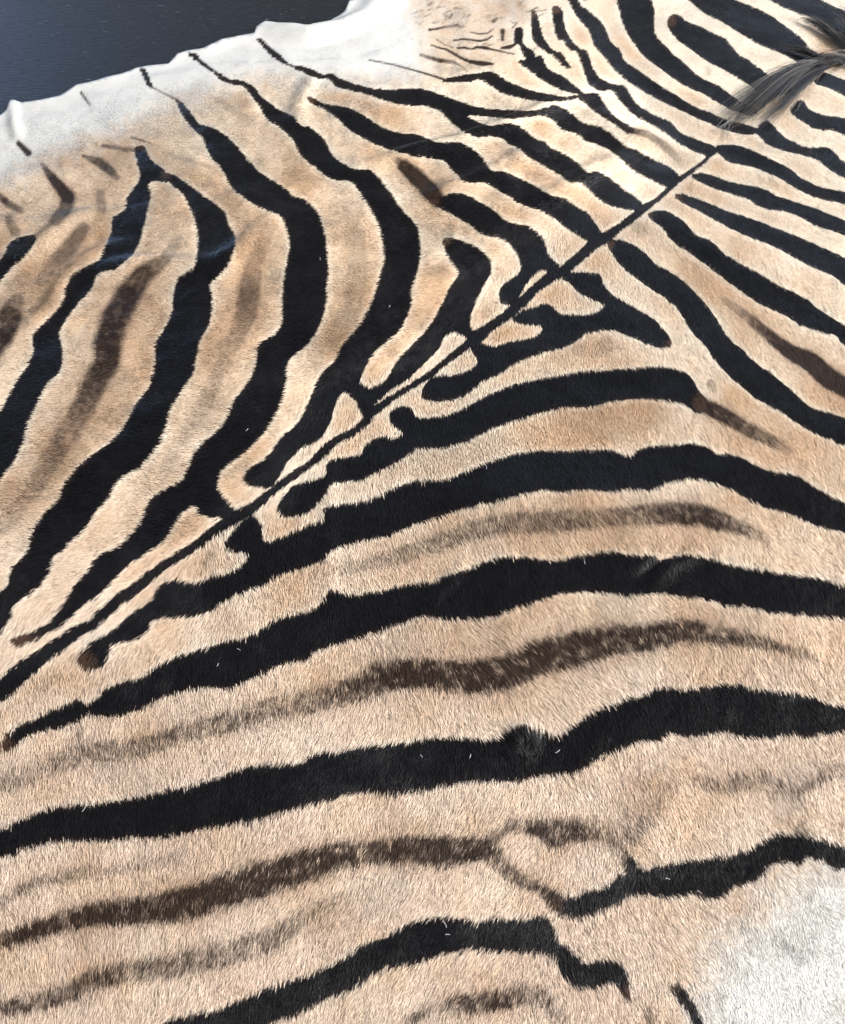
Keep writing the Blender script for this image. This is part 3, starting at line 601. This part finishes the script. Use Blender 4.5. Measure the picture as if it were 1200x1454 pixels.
# a whorl where the coat swirls on the lower black stripe
dx, dy = pu - 745, pv - 1062; dw = np.hypot(dx, dy)
wk = np.exp(-(dw / 34) ** 2)
wa = np.arctan2(-dy, dx) + 0.5
wk = wk * (nearest(dark_id, pu, pv) > 0)
ang = np.where(wk > 0.3, np.arctan2(np.sin(ang) + 0.9 * wk * np.sin(wa), np.cos(ang) + 0.9 * wk * np.cos(wa)), ang)
eps = 1.5
tdir = surf(u + eps * np.cos(ang), v - eps * np.sin(ang)) - root
tdir /= np.linalg.norm(tdir, axis=1)[:, None]
a1 = surf(u + 2, v) - root; a2 = surf(u, v - 2) - root
nrm = np.cross(a1, a2); nrm /= np.linalg.norm(nrm, axis=1)[:, None]
px = depth / FPX
wh = sample(white, pu, pv)
on_spine = nearest(dark_id, pu, pv) == SP_ID
L = (0.0062 + 0.0030 * sstep(250, 1000, v) - 0.0012 * sstep(700, 1000, v) - 0.0012 * sstep(1050, 1400, v)) * (0.75 + 0.5 * r3) * (0.85 + 0.4 * vnoise(u / 12, v / 12, 91)) * (0.72 + 0.56 * fbm(u / 60, v / 45, 93)) * np.where(r4 > .985, 1.4, 1.0)
L *= 1 - 0.6 * np.clip(wh * 1.1, 0, 1) * (pv < 500) - 0.5 * np.clip(wh, 0, 1) * (pv > 500)
L *= np.clip(sample(edge_in, u, v) * 1.6 - 0.5, 0.25, 1)
L *= 0.66 + 0.34 * sstep(80, 240, v)
L *= np.where(on_spine, 0.6, 1.0)
L *= 1 + 0.4 * wk
lift = (0.55 + 0.9 * fbm(u / 75, v / 55, 97)) * 0.7 + 0.45 * r4 + 0.4 * (vnoise(u / 8, v / 8, 95) - 0.5) + 0.5 * wk
# a hair takes its colour from the spot its visible outer half covers
mu, mv, _ = project(root + tdir * (L * 0.55)[:, None] + nrm * (L * 0.25)[:, None])
tu, tv, _ = project(root + tdir * (L * 0.84)[:, None] + nrm * (L * 0.28)[:, None])
jit = rng.normal(0, 1.0, (2, N)) * sstep(300, 1300, v)[None] * 2.2
col, did, sid, wh, sh = pattern(mu + jit[0], mv + jit[1], r1, r2, tu + jit[0], tv + jit[1])
pts = np.empty((N, 4, 3), np.float32)
side = np.cross(nrm, tdir) * (rng.normal(0, 0.05, N) * L)[:, None]
for i, (s, h, c) in enumerate(((0, 0, 0), (.30, .16, .2), (.66, .26, .7), (1.0, .30, 1.6))):
    pts[:, i] = root + tdir * (L * s)[:, None] + nrm * (L * h * lift)[:, None] + side * c
pts -= base.astype(np.float32)[None, None]
rad = (0.41 * px * wide * (0.75 + 0.5 * r2)).astype(np.float32)
TAPER = np.array([1.0, 0.95, 0.7, 0.12], np.float32)

def curves(name, P, R, C, Nn, material, taper=TAPER):
    n, m = P.shape[:2]
    cu = bpy.data.hair_curves.new(name)
    cu.add_curves([m] * n)
    cu.attributes["position"].data.foreach_set("vector", np.ascontiguousarray(P, np.float32).ravel())
    ra = cu.attributes.get("radius") or cu.attributes.new("radius", 'FLOAT', 'POINT')
    ra.data.foreach_set("value", (R[:, None] * taper[None]).astype(np.float32).ravel())
    ca = cu.attributes.new("col", 'FLOAT_COLOR', 'CURVE')
    ca.data.foreach_set("color", np.concatenate([C, np.ones((n, 1))], 1).astype(np.float32).ravel())
    if Nn is not None:
        na = cu.attributes.new("nrm", 'FLOAT_VECTOR', 'CURVE'); na.data.foreach_set("vector", np.ascontiguousarray(Nn, np.float32).ravel())
    cu.materials.append(material)
    return cu

def sel(k): return pts[k], rad[k], col[k], nrm[k]
pale = (did == 0) & (sid == 0)
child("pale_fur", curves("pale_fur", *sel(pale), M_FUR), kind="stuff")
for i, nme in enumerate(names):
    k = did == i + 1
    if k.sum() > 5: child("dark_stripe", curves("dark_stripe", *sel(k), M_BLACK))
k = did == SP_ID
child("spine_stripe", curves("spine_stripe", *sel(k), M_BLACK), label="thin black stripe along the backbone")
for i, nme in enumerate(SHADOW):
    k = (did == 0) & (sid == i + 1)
    if k.sum() > 5: child("shadow_stripe", curves("shadow_stripe", *sel(k), M_FUR))  # stroke 'p' among these is painted fold shade, not a marking

# ------------------------------------------------------------------ the tuft of long hair at the top right
def strand_bundle(n, a, b, c, sa, sb, sc, zs, cols):
    """quadratic strands from root a over b to tip c, in measured pixels with spreads"""
    g = lambda s, o: (o[0] + rng.normal(0, s[0], n), o[1] + rng.normal(0, s[1], n))
    nl = max(4, n // 9); lk = rng.integers(0, nl, n)
    q = rng.normal(0, 1.0, nl)[lk] + rng.normal(0, .16, n); q2 = rng.normal(0, 1, nl)[lk] * .8 + q * .6 + rng.normal(0, .12, n)
    A = g(sa, a); B = g((sb[0] * .12, sb[1] * .12), b); Cc = g((sc[0] * .25, sc[1] * .25), c)
    B = (B[0] + q * sb[0], B[1] + q * sb[1]); Cc = (Cc[0] + q2 * sc[0], Cc[1] + q2 * sc[1])
    m = 9; P = np.empty((n, m, 3)); ln = rng.uniform(.7, 1.0, n); zz = rng.uniform(zs[0], zs[1], nl)[lk] + rng.uniform(0, .003, n); w = rng.normal(0, 1, n)
    for i in range(m):
        t = i / (m - 1) * ln
        uu = A[0] * (1 - t) ** 2 + 2 * B[0] * t * (1 - t) + Cc[0] * t * t; vv = A[1] * (1 - t) ** 2 + 2 * B[1] * t * (1 - t) + Cc[1] * t * t
        vv = vv + w * 1.6 * np.sin(t * 4.0 + w * 2); uu = uu + w * 1.2 * np.sin(t * 6.0 + w * 3)
        s = surf(uu, vv); s[:, 2] += 0.004 + zz * np.sin(np.pi * np.clip(t * .93 + .03, 0, 1)) ** .8
        P[:, i] = s
    tone = np.clip(rng.random(nl)[lk] ** 3 + rng.normal(0, .18, n), 0, 1)
    base_c = np.array(cols[0])[None] * (1 - tone)[:, None] + np.array(cols[1])[None] * tone[:, None]
    return P - base[None, None], np.full(n, 0.0007) * rng.uniform(.5, 1.3, n), base_c
GREY = ((0.006, 0.006, 0.008), (0.19, 0.168, 0.145))
B_ = [strand_bundle(380, (1168,97), (1120,118), (1030,186), (4,3), (4,6), (15,4.5), (.004,.028), GREY),
      strand_bundle(130, (1168,98), (1135,130), (1062,186), (5,3), (5,8), (12,7), (.004,.02), ((.012,.012,.015),(.07,.07,.075))),
      strand_bundle(110, (1172,94), (1140,90), (1106,72), (4,3), (5,4), (10,6), (.002,.015), GREY),
      strand_bundle(160, (1205,92), (1185,100), (1160,96), (8,6), (6,4), (5,5), (.004,.02), ((.03,.03,.03),(.2,.19,.18))),
      strand_bundle(170, (1212,80), (1180,62), (1136,40), (8,6), (8,5), (8,5), (.004,.022), GREY),
      strand_bundle(110, (1230,90), (1200,70), (1188,40), (12,8), (8,8), (12,12), (.01,.05), ((.03,.03,.035),(.16,.15,.15))),
      strand_bundle(40, (1165,98), (1120,130), (1050,150), (5,4), (12,20), (40,24), (.004,.02), GREY),
      strand_bundle(16, (1040,178), (1032,188), (1022,206), (10,5), (6,4), (6,6), (.001,.008), ((.03,.03,.03),(.3,.28,.25)))]
TP = np.concatenate([b[0] for b in B_]); TR = np.concatenate([b[1] for b in B_]); TC = np.concatenate([b[2] for b in B_])
child("hair_tuft", curves("hair_tuft", TP, TR, TC, None, M_TUFT, np.linspace(1, .25, 9).astype(np.float32)), label="tuft of long dark grey hair lying over the stripes")

# ------------------------------------------------------------------ loose pale hairs caught on the black fur
LP = []
for (x, y, a, l) in [(120,1163,62,20),(634,1325,115,14),(640,1333,170,8),(215,690,170,10),(345,933,150,7),(460,1165,80,8),(690,677,100,9),(552,447,60,5),(455,378,90,5),(350,622,40,6),(950,1255,160,9),(600,1085,120,6),(665,1085,70,8),(785,1075,30,10),(310,955,60,6),(220,963,80,8),(828,812,100,7),(160,1040,20,6)]:
    t = np.linspace(0, 1, 5); aa = math.radians(a) + (t - .5) * 0.7
    uu = x + np.cumsum(np.cos(aa)) * l / 5; vv = y - np.cumsum(np.sin(aa)) * l / 5
    s = surf(uu, vv); s[:, 2] += 0.006
    LP.append(s)
lp = np.array(LP) - base[None, None]
lo = bpy.data.objects.new("loose_hairs", curves("loose_hairs", lp, np.full(len(lp), .00028), np.full((len(lp), 3), .55), None, M_TUFT, np.ones(5, np.float32)))
coll.objects.link(lo); lo.location = base
lo["kind"] = "stuff"; lo["label"] = "stray pale hairs scattered over the black stripes"; lo["category"] = "loose hair"
print("hairs", N)
